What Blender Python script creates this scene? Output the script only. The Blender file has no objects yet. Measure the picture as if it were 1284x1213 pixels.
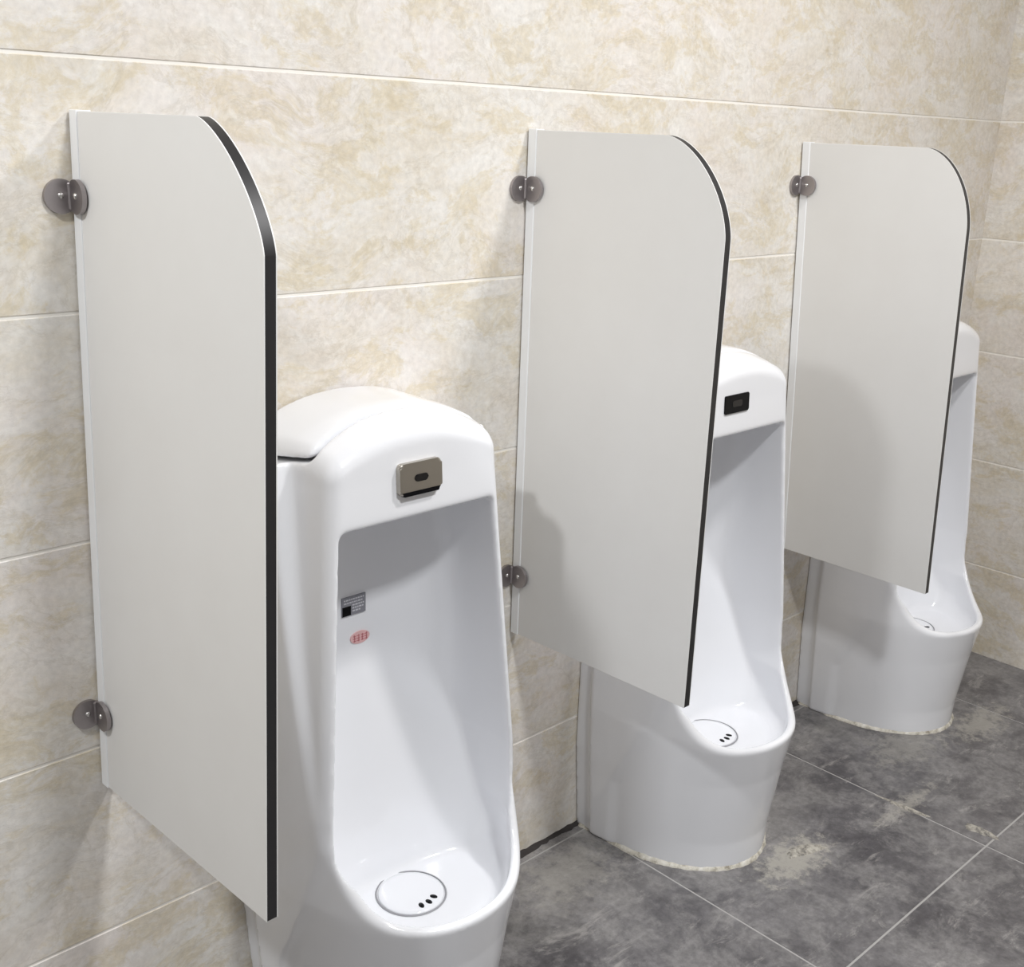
import bpy, bmesh, math, random
import numpy as np
import openvdb as vdb
from mathutils import Vector, Matrix

random.seed(4)
S = bpy.context.scene
COL = S.collection

# ------------------------------------------------------------------ helpers
def link(o, parent=None):
    COL.objects.link(o)
    if parent is not None:
        o.parent = parent
    return o

def mesh_obj(name, me, mats, parent=None, smooth=False):
    o = bpy.data.objects.new(name, me)
    me.name = name
    for m in (mats if isinstance(mats, (list, tuple)) else [mats]):
        me.materials.append(m)
    if smooth:
        for p in me.polygons:
            p.use_smooth = True
    return link(o, parent)

def bm_obj(name, bm, mats, parent=None, smooth=False):
    me = bpy.data.meshes.new(name)
    bmesh.ops.recalc_face_normals(bm, faces=bm.faces[:])
    bm.to_mesh(me)
    bm.free()
    return mesh_obj(name, me, mats, parent, smooth)

def thing(name, label, cat, loc=(0, 0, 0), group=None):
    o = bpy.data.objects.new(name, None)
    o.empty_display_size = .1
    o.location = loc
    link(o)
    o['label'] = label
    o['category'] = cat
    if group:
        o['group'] = group
    return o

def structure(o):
    o['kind'] = 'structure'
    return o

def prism(bm, pts, axis, a, b, bevel=0, seg=2):
    """extrude the closed 2D outline pts along axis (0,1,2) from a to b"""
    def P(p, c):
        if axis == 0: return (c, p[0], p[1])
        if axis == 1: return (p[0], c, p[1])
        return (p[0], p[1], c)
    va = [bm.verts.new(P(p, a)) for p in pts]
    vb = [bm.verts.new(P(p, b)) for p in pts]
    fs = [bm.faces.new(va), bm.faces.new(vb[::-1])]
    n = len(pts)
    for i in range(n):
        fs.append(bm.faces.new((va[i], vb[i], vb[(i+1) % n], va[(i+1) % n])))
    if bevel:
        ed = set(fs[0].edges) | set(fs[1].edges)
        bmesh.ops.bevel(bm, geom=list(ed), offset=bevel, segments=seg, profile=.5, affect='EDGES', clamp_overlap=True)

def box(bm, x0, x1, y0, y1, z0, z1, bevel=0, seg=2):
    vs = [bm.verts.new((x, y, z)) for x in (x0, x1) for y in (y0, y1) for z in (z0, z1)]
    q = [(0, 1, 3, 2), (4, 6, 7, 5), (0, 4, 5, 1), (2, 3, 7, 6), (0, 2, 6, 4), (1, 5, 7, 3)]
    fs = [bm.faces.new([vs[i] for i in f]) for f in q]
    if bevel:
        ed = set(e for f in fs for e in f.edges)
        bmesh.ops.bevel(bm, geom=list(ed), offset=bevel, segments=seg, profile=.5, affect='EDGES', clamp_overlap=True)

def lathe(bm, prof, M, n=24):
    """prof: list of (r, h) revolved about local z, mapped by matrix M"""
    rings = []
    for r, h in prof:
        if r < 1e-6:
            rings.append([bm.verts.new(M @ Vector((0, 0, h)))])
        else:
            rings.append([bm.verts.new(M @ Vector((r*math.cos(2*math.pi*k/n), r*math.sin(2*math.pi*k/n), h))) for k in range(n)])
    for A, B in zip(rings, rings[1:]):
        for k in range(n):
            a, b = A[k % len(A)], A[(k+1) % len(A)]
            c, d = B[(k+1) % len(B)], B[k % len(B)]
            f = []
            for w in (a, b, c, d):
                if w not in f: f.append(w)
            if len(f) > 2: bm.faces.new(f)

# ------------------------------------------------------------------ materials
def mat(name, color=(.8, .8, .8), rough=.5, metal=0, spec=.5, coat=0):
    m = bpy.data.materials.new(name)
    m.use_nodes = True
    b = m.node_tree.nodes['Principled BSDF']
    b.inputs['Base Color'].default_value = (*color, 1)
    b.inputs['Roughness'].default_value = rough
    b.inputs['Metallic'].default_value = metal
    b.inputs['Specular IOR Level'].default_value = spec
    b.inputs['Coat Weight'].default_value = coat
    return m

class NT:
    def __init__(s, m):
        s.t = m.node_tree; s.n = s.t.nodes; s.l = s.t.links; s.b = s.n['Principled BSDF']
    def node(s, typ, **kw):
        n = s.n.new(typ)
        for k, v in kw.items():
            if k == 'ins':
                for a, b in v.items():
                    if hasattr(b, 'is_linked') or isinstance(b, bpy.types.NodeSocket): s.l.new(b, n.inputs[a])
                    else: n.inputs[a].default_value = b
            else: setattr(n, k, v)
        return n
    def noise(s, vec, scale, detail=4, rough=.55, dist=0):
        n = s.node('ShaderNodeTexNoise', ins={'Vector': vec, 'Scale': scale, 'Detail': detail, 'Roughness': rough, 'Distortion': dist})
        return n.outputs['Fac']
    def ramp(s, fac, stops):
        n = s.node('ShaderNodeValToRGB', ins={'Fac': fac})
        r = n.color_ramp
        while len(r.elements) > len(stops): r.elements.remove(r.elements[-1])
        while len(r.elements) < len(stops): r.elements.new(1)
        for e, (p, c) in zip(r.elements, stops):
            e.position = p
            e.color = (c, c, c, 1) if isinstance(c, (int, float)) else (*c, 1)
        return n.outputs['Color']
    def mix(s, fac, a, b, mode='MIX'):
        n = s.node('ShaderNodeMix', data_type='RGBA', blend_type=mode)
        for k, v in ((0, fac), (6, a), (7, b)):
            if isinstance(v, bpy.types.NodeSocket): s.l.new(v, n.inputs[k])
            elif k == 0: n.inputs[k].default_value = v
            else: n.inputs[k].default_value = (*v, 1)
        return n.outputs[2]
    def math(s, op, a, b=0.0, c=0.0):
        n = s.node('ShaderNodeMath', operation=op)
        for k, v in enumerate((a, b, c)):
            if isinstance(v, bpy.types.NodeSocket): s.l.new(v, n.inputs[k])
            else: n.inputs[k].default_value = v
        return n.outputs[0]
    def mapping(s, vec, loc=(0, 0, 0), rot=(0, 0, 0), scale=(1, 1, 1)):
        n = s.node('ShaderNodeMapping', ins={'Vector': vec, 'Location': loc, 'Rotation': rot, 'Scale': scale})
        return n.outputs[0]
    def bump(s, h, strength, dist):
        n = s.node('ShaderNodeBump', ins={'Height': h, 'Strength': strength, 'Distance': dist})
        s.l.new(n.outputs[0], s.b.inputs['Normal'])

J0, TILE = 1.4605, .30

def marble_mat(name, along):
    """cream marble tile; along = axis index running along the wall"""
    m = mat(name, rough=.34, spec=.4)
    t = NT(m)
    geo = t.node('ShaderNodeNewGeometry').outputs['Position']
    sp = t.node('ShaderNodeSeparateXYZ', ins={0: geo})
    row = t.math('FLOOR', t.math('DIVIDE', t.math('SUBTRACT', sp.outputs[2], J0-6*TILE), TILE))
    u = sp.outputs[along]
    cx = t.math('ADD', u, t.math('MULTIPLY', row, 3.37))
    cy = t.math('MULTIPLY', row, 7.13)
    vec = t.node('ShaderNodeCombineXYZ', ins={0: cx, 1: cy, 2: sp.outputs[2]}).outputs[0]
    wn = t.node('ShaderNodeTexNoise', ins={'Vector': vec, 'Scale': 4.0, 'Detail': 4.0})
    warp = t.node('ShaderNodeVectorMath', operation='MULTIPLY_ADD', ins={0: wn.outputs['Color'], 1: (.16, .16, .16), 2: vec}).outputs[0]
    v2 = t.mapping(warp, rot=(0, math.radians(28), 0), scale=(2.6, 1, 4.8))
    cloud = t.noise(v2, 2.5, 10, .72, .1)
    fine = t.noise(v2, 9, 9, .76, .2)
    och = t.noise(t.mapping(v2, loc=(5, 3, 1)), 2.9, 10, .74, .2)
    pink = t.noise(t.mapping(vec, loc=(9, 1, 4)), 3.4, 6, .65, .2)
    base = t.ramp(cloud, [(.30, (.66, .59, .48)), (.43, (.78, .725, .635)), (.56, (.83, .795, .74)), (.72, (.875, .855, .82))])
    base = t.mix(t.ramp(pink, [(.45, 0), (.66, .55)]), base, (.85, .785, .755))
    base = t.mix(t.ramp(och, [(.50, 0), (.57, .52), (.62, .30), (.72, .05)]), base, (.68, .575, .37))
    base = t.mix(t.ramp(fine, [(.50, 0), (.66, .45)]), base, (.90, .885, .845))
    vein = t.noise(t.mapping(v2, loc=(1, 7, 2)), 1.9, 9, .70, .5)
    base = t.mix(t.ramp(vein, [(.475, 0), (.497, .24), (.517, .0)]), base, (.50, .44, .34))
    speck = t.noise(geo, 90, 3, .6)
    base = t.mix(.30, base, t.ramp(speck, [(.3, .55), (.7, 1.05)]), 'MULTIPLY')
    t.l.new(base, t.b.inputs['Base Color'])
    t.bump(t.math('ADD', fine, t.math('MULTIPLY', cloud, 2.0)), .18, .004)
    return m

def floor_mat():
    m = mat('slate_floor', rough=.5)
    t = NT(m)
    geo = t.node('ShaderNodeNewGeometry').outputs['Position']
    big = t.noise(geo, 2.8, 5, .62, .6)
    med = t.noise(geo, 9, 9, .76, .3)
    fine = t.noise(geo, 60, 5, .7)
    c = t.ramp(big, [(.32, (.068, .064, .070)), (.5, (.128, .123, .128)), (.68, (.23, .222, .226))])
    c = t.mix(t.ramp(med, [(.46, 0), (.57, .5), (.68, .15)]), c, (.31, .30, .295))
    c = t.mix(t.ramp(med, [(.30, .7), (.45, 0)]), c, (.06, .055, .062))
    c = t.mix(.7, c, t.ramp(fine, [(.25, .45), (.75, 1.35)]), 'MULTIPLY')
    # cement dust trodden over the tiles, thickest along the foot of the wall
    sp = t.node('ShaderNodeSeparateXYZ', ins={0: geo})
    w = t.math('ADD', sp.outputs[1], t.math('MULTIPLY', t.math('SUBTRACT', big, .5), .5))
    near = t.ramp(t.math('ADD', w, 1.0), [(.66, 0), (.93, .42)])
    dust = t.noise(t.mapping(geo, loc=(3, 1, 0)), 5.5, 9, .76, .4)
    dm = t.ramp(dust, [(.46, 0), (.62, .8), (.75, 1)])
    c = t.mix(t.math('MULTIPLY', near, dm), c, (.47, .45, .42))
    scuff = t.noise(t.mapping(geo, rot=(0, 0, .6), scale=(3, 9, 1), loc=(2, 5, 0)), 1.6, 9, .8, .5)
    c = t.mix(t.ramp(scuff, [(.56, 0), (.64, .45), (.72, .2)]), c, (.46, .44, .42))
    # cement smeared on the tiles where the urinals were bedded
    rough_ = t.noise(geo, 34, 8, .78)
    for (px, py, rot, sx, sy, amt) in ((1.00, -.375, -.35, .13, .06, .75), (1.37, -.43, -1.5, .13, .025, .55), (1.86, -.37, -.2, .16, .06, .55),
                                       (1.60, -.30, .5, .16, .08, .35), (.62, -.10, .2, .16, .10, .35), (1.95, -.60, .9, .20, .07, .35)):
        d = t.node('ShaderNodeVectorMath', operation='LENGTH', ins={0: t.mapping(t.mapping(geo, loc=(-px, -py, 0)), rot=(0, 0, -rot), scale=(1/sx, 1/sy, 0))}).outputs['Value']
        mask = t.math('ADD', t.math('MULTIPLY', t.math('SUBTRACT', 1.0, d), .55), t.math('MULTIPLY', t.math('SUBTRACT', rough_, .5), 2.2))
        c = t.mix(t.math('MULTIPLY', t.ramp(mask, [(.05, 0), (.35, 1)]), amt), c, (.42, .40, .355))
    t.l.new(c, t.b.inputs['Base Color'])
    t.l.new(t.ramp(med, [(.3, .36), (.7, .62)]), t.b.inputs['Roughness'])
    t.bump(t.math('ADD', med, t.math('MULTIPLY', fine, .4)), .25, .004)
    return m

M_wall = marble_mat('cream_marble_back', 0)
M_wallr = marble_mat('cream_marble_right', 1)
M_floor = floor_mat()
M_grout = mat('pale_grout', (.88, .85, .79), .8)
M_fgrout = mat('grey_grout', (.40, .39, .38), .9)
M_plain = mat('painted_plaster', (.52, .515, .51), .8)
M_por = mat('white_porcelain', (.89, .90, .93), .12, spec=.5, coat=.3)
M_lam = mat('ivory_laminate', (.81, .80, .785), .38, spec=.4)
M_core = mat('black_laminate_core', (.018, .017, .018), .42)
M_trim = mat('white_edge_trim', (.90, .91, .92), .35)
M_clamp = mat('smoked_chrome', (.40, .37, .375), .42, metal=1)
M_screw = mat('bright_screw', (.75, .74, .72), .25, metal=1)
M_black = mat('black_plastic', (.004, .004, .005), .35, spec=.12)
M_steel = mat('brushed_nickel', (.50, .47, .42), .32, metal=1)
M_sensor = mat('sensor_window', (.004, .004, .005), .1)
M_seal = mat('stained_sealant', (.72, .69, .60), .7)
M_label = mat('grey_label', (.24, .24, .27), .5)
M_labelw = mat('pale_label_print', (.62, .62, .66), .5)
M_red = mat('pale_red_sticker', (.80, .50, .50), .5)
M_redd = mat('red_print', (.66, .24, .26), .5)
M_mortar = mat('dried_mortar', (.55, .52, .44), .95)
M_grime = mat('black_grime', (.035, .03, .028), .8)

t = NT(M_lam)
_g = t.node('ShaderNodeTexCoord').outputs['Object']
t.l.new(t.mix(t.ramp(t.noise(_g, 7, 5, .6), [(.35, 0), (.7, 1)]), (.80, .792, .775), (.82, .815, .80)), t.b.inputs['Base Color'])
t.bump(t.noise(_g, 260, 2, .5), .04, .001)
t = NT(M_seal)
_g = t.node('ShaderNodeTexCoord').outputs['Object']
t.l.new(t.ramp(t.noise(_g, 45, 6, .7), [(.34, (.28, .25, .20)), (.48, (.60, .57, .49)), (.68, (.83, .81, .75))]), t.b.inputs['Base Color'])
t = NT(M_mortar)
_g = t.node('ShaderNodeTexCoord').outputs['Object']
t.l.new(t.ramp(t.noise(_g, 70, 6, .7), [(.36, (.13, .125, .12)), (.47, (.30, .28, .245)), (.6, (.48, .455, .40))]), t.b.inputs['Base Color'])
t = NT(M_clamp)
t.l.new(t.ramp(t.noise(t.node('ShaderNodeTexCoord').outputs['Object'], 120, 4, .6), [(.3, .36), (.7, .50)]), t.b.inputs['Roughness'])

# ------------------------------------------------------------------ room shell
XL, XR, YF, H = -2.6, 2.257, -3.4, 2.60
def tiled_wall(name, axis, a0, a1, sign, material):
    """rows of tiles with real grooves, profile swept along the wall.
    axis 0: back wall (face at y=0, room towards -y); axis 1: right wall (face at x=XR, room towards -x)"""
    bm = bmesh.new()
    g, d, bv = .0019, .0011, .0010
    zs = [J0 + k*TILE for k in range(-4, 5)]
    edges = [-.05] + [z for z in zs if .02 < z < H-.02] + [H]
    for z0, z1 in zip(edges, edges[1:]):
        lo = z0 + (g if z0 > 0 else 0)
        hi = z1 - (g if z1 < H else 0)
        if axis == 0:
            prism(bm, [(d+.012, lo), (bv*.8, lo), (0, lo+bv), (0, hi-bv), (bv*.8, hi), (d+.012, hi)], 0, a0, a1)
        else:
            prism(bm, [(XR+d+.012, lo), (XR+bv*.9, lo), (XR, lo+bv), (XR, hi-bv), (XR+bv*.9, hi), (XR+d+.012, hi)], 1, a0, a1)
    n = len(bm.faces)
    # grout backing and body of the wall
    if axis == 0: box(bm, a0, a1, d, .12, -.05, H)
    else: box(bm, XR+d, XR+.12, a0, a1, -.05, H)
    bm.faces.ensure_lookup_table()
    for f in bm.faces[n:]: f.material_index = 1
    return structure(bm_obj(name, bm, [material, M_grout]))

tiled_wall('wall_back', 0, XL-.1, XR, -1, M_wall)
tiled_wall('wall_right', 1, YF-.1, .12, -1, M_wallr)
bm = bmesh.new(); box(bm, XL-.1, XL, YF-.1, .12, -.05, H); structure(bm_obj('wall_left', bm, M_plain))
bm = bmesh.new(); box(bm, XL, XR, YF-.1, YF, -.05, H); structure(bm_obj('wall_front', bm, M_plain))
bm = bmesh.new(); box(bm, XL-.1, XR+.1, YF-.1, .12, H, H+.1); structure(bm_obj('ceiling', bm, M_plain))

# floor: separate slate tiles set in a grout bed
bm = bmesh.new()
box(bm, XL-.1, XR+.1, YF-.1, .1, -.06, -.0008)
for f in bm.faces: f.material_index = 1
GX, GY, TS = .7585, -.6185, .592
gw = .0022
xs = [GX + k*TS for k in range(-6, 4)]
ys = [GY + k*TS for k in range(-6, 3)]
for xa, xb in zip(xs, xs[1:]):
    for ya, yb in zip(ys, ys[1:]):
        x0, x1, y0, y1 = max(xa+gw, XL), min(xb-gw, XR-.001), max(ya+gw, YF), min(yb-gw, -.006)
        if x1-x0 < .005 or y1-y0 < .005: continue
        dz = random.uniform(-.0003, .0)
        box(bm, x0, x1, y0, y1, -.012, dz)
structure(bm_obj('floor', bm, [M_floor, M_fgrout]))

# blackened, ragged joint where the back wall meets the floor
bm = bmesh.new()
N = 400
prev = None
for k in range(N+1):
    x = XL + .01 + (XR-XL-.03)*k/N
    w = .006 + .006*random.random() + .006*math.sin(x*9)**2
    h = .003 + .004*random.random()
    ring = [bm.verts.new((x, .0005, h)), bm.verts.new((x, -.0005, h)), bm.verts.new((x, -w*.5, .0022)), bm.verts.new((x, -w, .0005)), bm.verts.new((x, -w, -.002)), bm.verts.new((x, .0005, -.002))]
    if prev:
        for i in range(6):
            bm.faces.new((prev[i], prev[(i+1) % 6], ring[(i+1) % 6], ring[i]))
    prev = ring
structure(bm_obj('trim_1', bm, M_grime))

# ------------------------------------------------------------------ urinal shape (signed distance field, meshed once)
VX = .0030
gx = np.arange(-.236, .2361, VX); gt = np.arange(-.012, .405, VX); gz = np.arange(-.012, 1.052, VX)
X, T, Z = np.meshgrid(gx, gt, gz, indexing='ij', sparse=False)
X = X.astype(np.float32); T = T.astype(np.float32); Z = Z.astype(np.float32)
A = np.abs(X)
def lerp(z, pts):
    return np.interp(z, [p[0] for p in pts], [p[1] for p in pts]).astype(np.float32)
def smax(a, b, r):
    u = np.maximum(a+r, 0); v = np.maximum(b+r, 0)
    return np.minimum(np.maximum(a, b)+r, 0) + np.sqrt(u*u+v*v) - r
def smin(a, b, k):
    h = np.clip(.5+.5*(b-a)/k, 0, 1)
    return b*(1-h)+a*h - k*h*(1-h)
def norm(f):
    g = np.gradient(f, VX)
    m = np.sqrt(g[0]**2+g[1]**2+g[2]**2)
    return f/np.clip(m, .35, None)

hT, hB = .151, .187
front_hw = lerp(Z, [(0, .176), (.30, .188), (.45, hB), (.93, hT), (1.1, .147)])
front_d = lerp(Z, [(0, .10), (.15, .11), (.30, .19), (.40, .224), (.45, .226), (.93, .196), (1.1, .190)])
wall_hw = lerp(Z, [(0, .186), (.20, .203), (.42, .205), (.80, .181), (.95, .175), (1.1, .172)])
tt = np.clip(T/front_d, 0, 1.1)
side_w = wall_hw + (front_hw-wall_hw)*tt**1.25
# set-back flange against the wall, and a shallow groove where it meets the body
flange = np.clip((T-.040)/.004, 0, 1)
side_w = side_w - .008*(1-flange)
d_side = (A-side_w)*.97
d_front = (T-front_d)
crown = 1.016 - .050*(A/.17)**2.3 - .020*np.clip((T-.10)/.09, 0, 1)**2
d_top = (Z-crown)*.95
column = smax(smax(d_side, d_front, .020), d_top, .020)
column = np.maximum(column, -T)
# lower bowl
a_z = lerp(Z, [(0, .174), (.04, .176), (.30, .197), (1.1, .197)])
f_z = lerp(Z, [(0, .322), (.06, .324), (.20, .342), (.28, .357), (.34, .361), (1.1, .361)])
t0 = lerp(Z, [(0, .075), (.29, .121), (1.1, .121)])
def bowl_plan(off, p=2.05, open_=0):
    a = a_z-off + open_*np.clip((Z-.34)/.12, 0, 1)*.06; b = np.maximum(f_z-off-t0, .02)
    q = np.where(T > t0, np.maximum(T-t0, 0)/b, 0)
    r = ((A/a)**p + q**p)**(1/p) - 1
    return r*np.minimum(a, b)
bp = norm(bowl_plan(0))
lip = .287 + .155*np.clip((.343-T)/.134, 0, 2)**2.75
d_lip = (Z-lip)/np.sqrt(1+(3.18*np.clip((.343-T)/.134, 0, 1.3)**1.75)**2)
bowl = smax(bp, d_lip, .009)
bowl = np.maximum(bowl, -T)
bowl = np.maximum(bowl, .042-T)
outer = smin(column, bowl, .018)
outer = np.maximum(outer, -Z)
# cavity
cw = front_hw-.0165
tc, tb0, p = .150, .046, 3.2
qq = np.maximum(tc-T, 0)/(tc-tb0)
plan = norm((((A/cw)**p + qq**p)**(1/p)-1)*.12)
ceil_ = (Z-(.868))*1.0
rho = np.sqrt((.55*X)**2+np.minimum(T-.199, 0)**2)
chute = norm(.238+3.9*(rho-.058)-.60*(np.sqrt(A*A+.0002)-.0141)-Z)
flr = .238 - Z
inner = norm(bowl_plan(.0165, 2.05, 1))
bowl_floor = smax(flr, inner, .030)
cav = smax(smax(plan, chute, .007), ceil_, .010)
cav = smax(cav, bowl_floor, .012)
shell = smax(outer, -cav, .0065)
# lid split
lid_front = .132 + .018*np.clip(A/.16, 0, 1)**2
lid_z = .944 + .14*T
reg = smax((T-lid_front), (lid_z-Z), .010)
gap = .0050
body = smax(shell, -(reg-gap), .0045)
core_in = smax(column+.010, -(T-.012), .004)
lid = np.maximum(smax(column-.0012, reg, .006), -T+.0015)

def vdb_mesh(name, field, it=2):
    g = vdb.FloatGrid(background=.05)
    f = np.clip(field, -.05, .05).astype(np.float32)
    f[0], f[-1] = .05, .05; f[:, 0], f[:, -1] = .05, .05; f[:, :, 0], f[:, :, -1] = .05, .05
    g.copyFromArray(f)
    pts, quads = g.convertToQuads(0.0)
    pts = pts*VX + np.array([gx[0], gt[0], gz[0]])
    pts[:, 1] *= -1
    me = bpy.data.meshes.new(name)
    n, m = len(pts), len(quads)
    me.vertices.add(n); me.vertices.foreach_set('co', pts.astype(np.float32).ravel())
    me.loops.add(4*m); me.loops.foreach_set('vertex_index', quads.astype(np.int32).ravel())
    me.polygons.add(m)
    me.polygons.foreach_set('loop_start', np.arange(0, 4*m, 4, dtype=np.int32))
    me.polygons.foreach_set('loop_total', np.full(m, 4, dtype=np.int32))
    me.update(); me.validate()
    bm = bmesh.new(); bm.from_mesh(me)
    for _ in range(it):
        bmesh.ops.smooth_vert(bm, verts=bm.verts[:], factor=.5, use_axis_x=True, use_axis_y=True, use_axis_z=True)
    bmesh.ops.recalc_face_normals(bm, faces=bm.faces[:])
    # outward orientation check with the signed volume
    if bm.calc_volume(signed=True) < 0:
        bmesh.ops.reverse_faces(bm, faces=bm.faces[:])
    bm.to_mesh(me); bm.free()
    me.polygons.foreach_set('use_smooth', np.ones(len(me.polygons), dtype=bool))
    return me

me_body = vdb_mesh('body', body, 4)
me_lid = vdb_mesh('lid', lid, 5)

def back_depth(x):
    """forward distance of the cavity's back face at local x on the upper part"""
    return tc-(tc-tb0)*(1-(abs(x)/.145)**p)**(1/p)

def base_outline(grow, n=90):
    """floor contour of the pedestal, from wall left round the front to wall right"""
    out = []
    t0 = .075
    a, b = .174+grow, .322-t0+grow
    for k in range(12): out.append((-(.176+grow) + (.008)*k/12, -(.01+(t0-.01)*k/12)))
    for k in range(n+1):
        th = math.pi - math.pi*k/n
        c, s = math.cos(th), math.sin(th)
        r = (abs(c)**2.05+abs(s)**2.05)**(-1/2.05)
        out.append((a*r*c, -(t0+b*r*s)))
    for k in range(11, -1, -1): out.append(((.176+grow) - (.008)*k/12, -(.01+(t0-.01)*k/12)))
    return out

def sealant_mesh(seed):
    rnd = random.Random(seed)
    bm = bmesh.new()
    prev = None
    wob = 0
    inn, outl = base_outline(-.004), base_outline(1.0)
    for (xi, yi), (xo, yo) in zip(inn, outl):
        dx, dy = xo-xi, yo-yi; L = math.hypot(dx, dy); dx /= L; dy /= L
        wob = .7*wob + rnd.uniform(-.0022, .0022)
        w = .0095 + .7*wob; h = .0075 + .4*wob + rnd.uniform(-.0006, .0006)
        P = [(0, -.002), (0, h+.003), (.004, h+.001), (w*.7, h*.6), (w, .0008), (w, -.002)]
        ring = [bm.verts.new((xi+dx*r, yi+dy*r, z)) for r, z in P]
        if prev:
            for i in range(len(P)-1): bm.faces.new((prev[i], prev[i+1], ring[i+1], ring[i]))
        prev = ring
    return bm

def rrect(w, h, r, n=5):
    pts = []
    for cx, cy, a0 in ((w/2-r, h/2-r, 0), (-w/2+r, h/2-r, 90), (-w/2+r, -h/2+r, 180), (w/2-r, -h/2+r, 270)):
        for k in range(n+1):
            a = math.radians(a0+90*k/n); pts.append((cx+r*math.cos(a), cy+r*math.sin(a)))
    return pts

SLANT = math.atan2(.030, .48)        # the head face leans back upwards
def on_head(o, x, z):
    d = float(np.interp(z, [.45, .93], [.226, .196]))
    o.location = (x, -d, z)
    o.rotation_euler = (-SLANT, 0, 0)

def make_urinal(i, loc, label, sensor, sx, stickers):
    root = thing('urinal', label, 'urinal', loc, 'white floor standing urinals along the tiled wall')
    link(bpy.data.objects.new('body', me_body), root)
    link(bpy.data.objects.new('lid', me_lid), root)
    if i == 0:
        me_body.materials.append(M_por); me_lid.materials.append(M_por)
    # strainer in the bowl
    bm = bmesh.new()
    cx, cy, r = -.010, -.199, .054
    lathe(bm, [(0, .0046), (.02, .0045), (r*.80, .0040), (r*.94, .0032), (r*.97, .0015), (r*.97, -.006)], Matrix.Translation((cx, cy, .2375)), 48)
    st = bm_obj('strainer', bm, M_por, root, True)
    bm = bmesh.new()
    lathe(bm, [(r*1.0, .0002), (r*1.0, .0016), (r*1.035, .0016), (r*1.05, .0002)], Matrix.Translation((cx, cy, .2382)), 48)
    bm_obj('strainer_joint', bm, mat('drain_joint', (.33, .33, .35), .5), st, True)
    for k in range(3):
        bm = bmesh.new()
        a = math.radians(-104 + 22*k)
        hx, hy = cx+r*.70*math.cos(a), cy+r*.70*math.sin(a)
        Mx = Matrix.Translation((hx, hy, .2412)) @ Matrix.Rotation(a, 4, 'Z') @ Matrix.Diagonal((1.45, .95, 1, 1))
        lathe(bm, [(0, .0012), (.0042, .0011), (.0047, -.002)], Mx, 16)
        bm_obj('drain_hole', bm, M_black, st, True)
    if sensor == 'nickel':
        bm = bmesh.new()
        w, h = .076, .046
        prism(bm, rrect(w, h, .007), 1, .003, -.009, .004, 3)
        s = bm_obj('sensor_plate', bm, M_steel, root); on_head(s, sx, .927)
        bm = bmesh.new(); prism(bm, rrect(.024, .0105, .005), 1, -.0085, -.0102, .0006, 1)
        bm_obj('sensor_window', bm, M_sensor, s)
        bm = bmesh.new(); prism(bm, [(-w/2+.007, -h/2-.0012), (w/2-.007, -h/2-.0012), (w/2-.004, -h/2+.005), (-w/2+.004, -h/2+.005)], 1, -.001, -.0094)
        bm_obj('plate_underside', bm, M_black, s)
    elif sensor == 'black':
        bm = bmesh.new(); prism(bm, rrect(.074, .034, .003), 1, .003, -.003, .001, 2)
        s = bm_obj('sensor_plate', bm, M_black, root); on_head(s, sx, .929)
        bm = bmesh.new(); prism(bm, rrect(.030, .012, .004), 1, -.0028, -.0034)
        bm_obj('sensor_window', bm, M_sensor, s)
    if stickers:
        bm = bmesh.new(); prism(bm, [(-.0225, -.0155), (.0225, -.0155), (.0225, .0155), (-.0225, .0155)], 1, .002, -.0006)
        s = bm_obj('printed_label', bm, M_label, root)
        s.location = (-.009, -tb0-.0022, .681); s['label'] = 'small grey printed label'
        bm = bmesh.new()
        box(bm, -.022, -.006, -.0011, -.0004, -.0150, .0005)
        bm_obj('label_symbol', bm, M_black, s)
        bm = bmesh.new()
        for r_, (z, x0, x1) in enumerate([(.011, -.019, .019), (.006, -.019, .016), (.001, -.003, .019), (-.004, -.003, .018), (-.009, -.003, .012)]):
            xx = x0
            while xx < x1:
                L = random.uniform(.002, .005)
                box(bm, xx, min(xx+L, x1), -.0010, -.0004, z-.0012, z+.0010); xx += L+.0013
        bm_obj('label_lettering', bm, M_labelw, s)
        bm = bmesh.new()
        prism(bm, [(.0185*math.cos(a), .0105*math.sin(a)) for a in [2*math.pi*k/28 for k in range(28)]], 1, .002, -.0005)
        s = bm_obj('oval_sticker', bm, M_red, root)
        s.location = (.003, -tb0-.0022, .623); s['label'] = 'small pale red oval sticker'
        bm = bmesh.new()
        for k, x in enumerate((-.011, -.004, .004, .011)):
            for q in range(3):
                box(bm, x-.0026, x+.0026, -.0009, -.0004, -.0052+q*.0042, -.0036+q*.0042)
            box(bm, x-.0007+(k % 2)*.0012, x+.0007+(k % 2)*.0012, -.0009, -.0004, -.006, .006)
        bm_obj('sticker_lettering', bm, M_redd, s)
    bm_obj('sealant_bead', sealant_mesh(10+i), M_seal, root, True)
    return root

U = [.155, .932, 1.765]
make_urinal(0, (U[0], 0, 0), 'large white urinal in front with nickel sensor plate, grey label and red sticker inside', 'nickel', -.006, True)
make_urinal(1, (U[1], 0, 0), 'white urinal with a black sensor panel, standing behind the middle ivory partition', 'black', -.027, False)
make_urinal(2, (U[2], 0, 0), 'smallest looking white urinal in the corner, mostly hidden by the farthest partition', None, 0, False)

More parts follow.
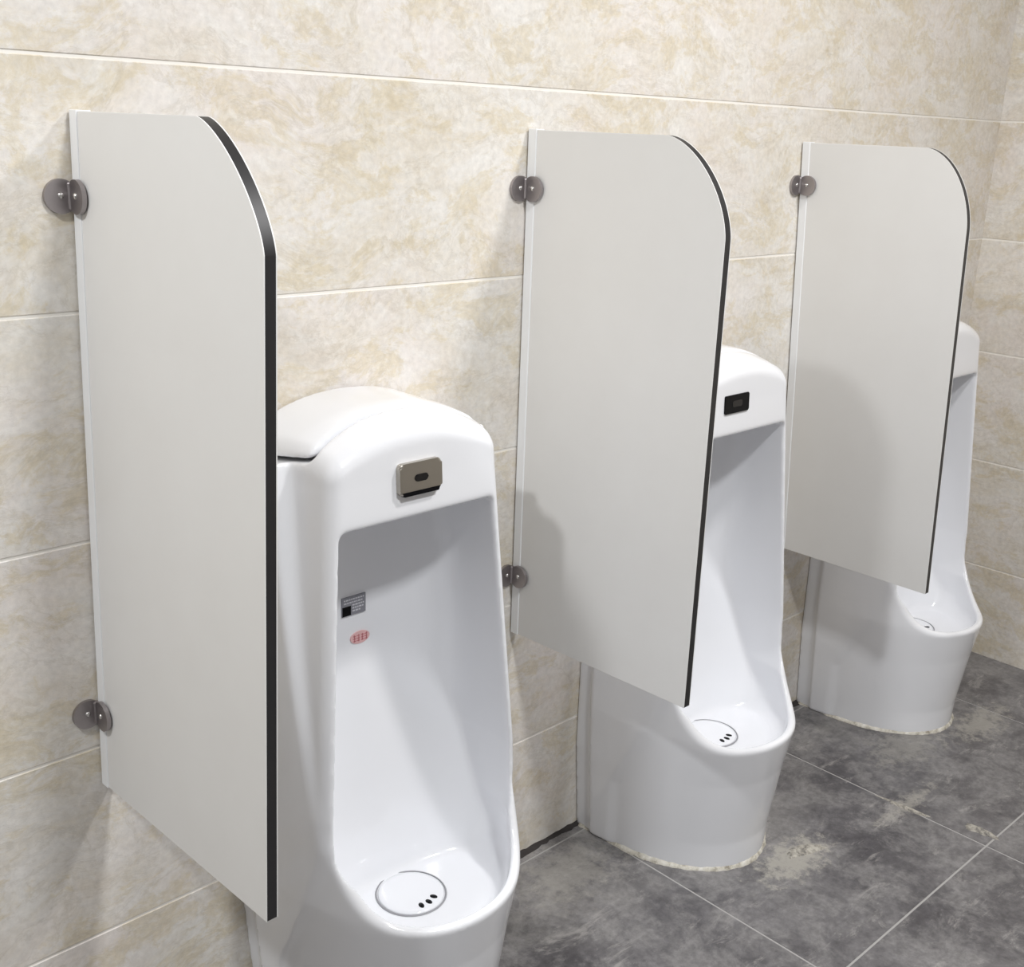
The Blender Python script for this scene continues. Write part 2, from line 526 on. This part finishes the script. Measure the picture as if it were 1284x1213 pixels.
# ------------------------------------------------------------------ partitions
def make_partition(i, par, label):
    x, yw, ln, dz, ay, az, d, zb, zt, zc, zl, n_ = par
    root = thing('urinal_partition', label, 'partition', (x, 0, 0), 'ivory partitions between the urinals')
    # profile in (y, z), local; panel stands 12 mm off the wall
    def profile(g, inset):
        g0 = g
        pts = [(-g0, zb+inset), (-d+inset, zb+inset)]
        # elliptical quarter from (d, az) to (ay, zt)
        for k in range(0, 73):
            a = math.pi/2*k/72
            pts.append((-(ay+(d-ay-inset)*max(math.cos(a), 0)**(2/n_)), az+(zt-az-inset)*math.sin(a)**(2/n_)))
        pts.append((-g0, zt-inset))
        return pts
    def shear(o):
        # the panel's own small skew on the wall: yaw and lean
        for v in o.data.vertices:
            y, z = v.co.y, v.co.z
            v.co.x += yw*(-y-.012) + ln*(z-.5)
            v.co.z += dz
        return o
    g = .012
    T_ = .0155
    bm = bmesh.new(); prism(bm, profile(g, .0004), 0, .0010, T_-.0010)
    shear(bm_obj('black_core', bm, M_core, root))
    for a, b in ((0, .0013), (T_-.0013, T_)):
        bm = bmesh.new(); prism(bm, profile(g, 0), 0, a, b, .0005, 1)
        shear(bm_obj('laminate_face', bm, M_lam, root))
    # white edging channel on the wall side
    bm = bmesh.new()
    box(bm, -.0016, T_+.0016, -.0205, -.0030, zb-.001, zt+.0015, .0007, 1)
    shear(bm_obj('edge_channel', bm, M_trim, root))
    # clamps: two D-shaped plates in an angle, each with a screw
    R = .0205
    for z in [h for h in (zc, zl) if h]:
        xo = yw*0+ln*(z-.5)
        me = bmesh.new()
        dd = []
        for k in range(33):
            a = math.radians(42 + (360-84)*k/32)
            dd.append((R*math.cos(a), R*math.sin(a)))
        off = R*math.cos(math.radians(42))
        # wall plate: lies on the tiles, flat side towards the panel
        prism(me, [(px-off-.0018, pz+z) for px, pz in dd], 1, -.0004, -.0055, .0009, 2)
        # panel plate: lies on the laminate face
        prism(me, [(-(off+.006)+(px), pz+z) for px, pz in dd], 0, -.0075, -.0018, .0009, 2)
        # ridge in the corner between the plates
        prism(me, [(-.0055+.0042*math.cos(a), -.0045+.0042*math.sin(a)) for a in [2*math.pi*k/16 for k in range(16)]], 2, z-.0165, z+.0165, .002, 2)
        for v in me.verts: v.co.x += xo
        for v in me.verts: v.co.z += dz
        cl = bm_obj('wall_clamp', me, M_clamp, root)
        for which in (0, 1):
            b2 = bmesh.new()
            if which == 0: Mx = Matrix.Translation((-off-.0022+xo, -.0052, z+dz+.001)) @ Matrix.Rotation(math.radians(90), 4, 'X')
            else: Mx = Matrix.Translation((-.0072+xo, -(off+.0065), z+dz+.001)) @ Matrix.Rotation(math.radians(-90), 4, 'Y')
            lathe(b2, [(0, .0026), (.002, .0024), (.0036, .0012), (.0040, -.001)], Mx, 20)
            bm_obj('screw', b2, M_screw, cl, True)
    return root

make_partition(0, [-0.2511, 0.0301, 0.0261, 0.0041, 0.2826, 1.2657, 0.4038, 0.5004, 1.3948, 1.297, .612, 1.42], 'tall ivory partition nearest the front, with a broad black front edge')
make_partition(1, [0.5367, 0.0322, -0.0054, 0.0022, 0.2796, 1.2525, 0.3974, 0.505, 1.3948, 1.302, .620, 1.65], 'middle ivory partition standing between two white urinals')
make_partition(2, [1.413, 0.0015, -0.0865, -0.0032, 0.2755, 1.2432, 0.3758, 0.4753, 1.3948, 1.308, None, 1.85], 'farthest ivory partition, in front of the urinal in the corner')

# ------------------------------------------------------------------ dried mortar on the floor
def mortar(name, label, cx, cy, L, W, Hh, rot, seed):
    rnd = random.Random(seed)
    bm = bmesh.new()
    n, m = 28, 7
    rad = [1+.16*math.sin(3*a+seed)+.10*math.sin(7*a+2*seed)+rnd.uniform(-.14, .14) for a in [2*math.pi*k/n for k in range(n)]]
    rings = []
    for j in range(m+1):
        f = j/m
        ring = []
        for k in range(n):
            a = 2*math.pi*k/n
            r = (1-f)*rad[k]
            h = Hh*(1-(1-f)**2.2)*(.55+.45*rnd.random()) if j else -.001
            u, v = r*L/2*math.cos(a), r*W/2*math.sin(a)
            ring.append(bm.verts.new((u*math.cos(rot)-v*math.sin(rot), u*math.sin(rot)+v*math.cos(rot), h)) if j < m else None)
        if j == m: ring = [bm.verts.new((0, 0, Hh*.7))]*n
        rings.append(ring)
    for A_, B_ in zip(rings, rings[1:]):
        for k in range(n):
            f = []
            for w in (A_[k], A_[(k+1) % n], B_[(k+1) % n], B_[k]):
                if w not in f: f.append(w)
            bm.faces.new(f)
    o = bm_obj(name, bm, M_mortar, None, True)
    o.location = (cx, cy, 0)
    o['label'] = label; o['category'] = 'mortar'
    return o

mortar('mortar_smear', 'yellowish dried mortar smear on the floor close to the foot of the middle urinal', 1.045, -.375, .095, .034, .0045, -.35, 3)
mortar('mortar_streak', 'pale thin mortar streak along the floor joint right of the middle urinal', 1.352, -.432, .120, .015, .0035, -1.50, 5)
mortar('mortar_lump', 'pale mortar lump lying where two floor joints cross at the far right', 1.392, -.585, .075, .024, .010, -1.5, 8)

# ------------------------------------------------------------------ camera
f_px, yaw, pit, rol = 1437.4458, .797107354, -.301746486, .0390500245
cam = bpy.data.cameras.new('camera')
cam.sensor_fit = 'HORIZONTAL'; cam.sensor_width = 36; cam.lens = f_px/1284*36
cam.clip_start = .02
co = bpy.data.objects.new('camera', cam); COL.objects.link(co)
F = Vector((math.cos(pit)*math.cos(yaw), math.cos(pit)*math.sin(yaw), math.sin(pit)))
r = Vector((math.sin(yaw), -math.cos(yaw), 0)); u = r.cross(F)
Rr = math.cos(rol)*r + math.sin(rol)*u
Uu = -math.sin(rol)*r + math.cos(rol)*u
Mx = Matrix((Rr, Uu, -F)).transposed().to_4x4()
Mx.translation = Vector((-.832039, -1.391012, 1.400545))
co.matrix_world = Mx
S.camera = co

# ------------------------------------------------------------------ light
def area(name, loc, size, power, color, target=None, sy=None):
    l = bpy.data.lights.new(name, 'AREA'); l.shape = 'RECTANGLE'; l.size = size; l.size_y = sy or size
    l.energy = power; l.color = color
    o = bpy.data.objects.new(name, l); COL.objects.link(o); o.location = loc
    if target is not None:
        o.rotation_euler = (Vector(target)-Vector(loc)).to_track_quat('-Z', 'Y').to_euler()
    return o
area('ceiling_lamp_near', (.12, -1.6, 2.55), .20, 17, (.97, .985, 1))
area('ceiling_lamp_far', (-1.45, -.70, 2.55), .14, 15, (.97, .985, 1))
area('added_fill_right', (1.0, -1.1, 2.55), .20, 12, (1, .985, .98))  # added fill that brightens the farthest partition, not a known fixture
w = bpy.data.worlds.new('world'); S.world = w; w.use_nodes = True
w.node_tree.nodes['Background'].inputs[0].default_value = (.9, .95, 1, 1)
w.node_tree.nodes['Background'].inputs[1].default_value = .0

vs = S.view_settings
vs.view_transform = 'Standard'; vs.look = 'None'; vs.gamma = 1; vs.use_curve_mapping = False
vs.exposure = .95
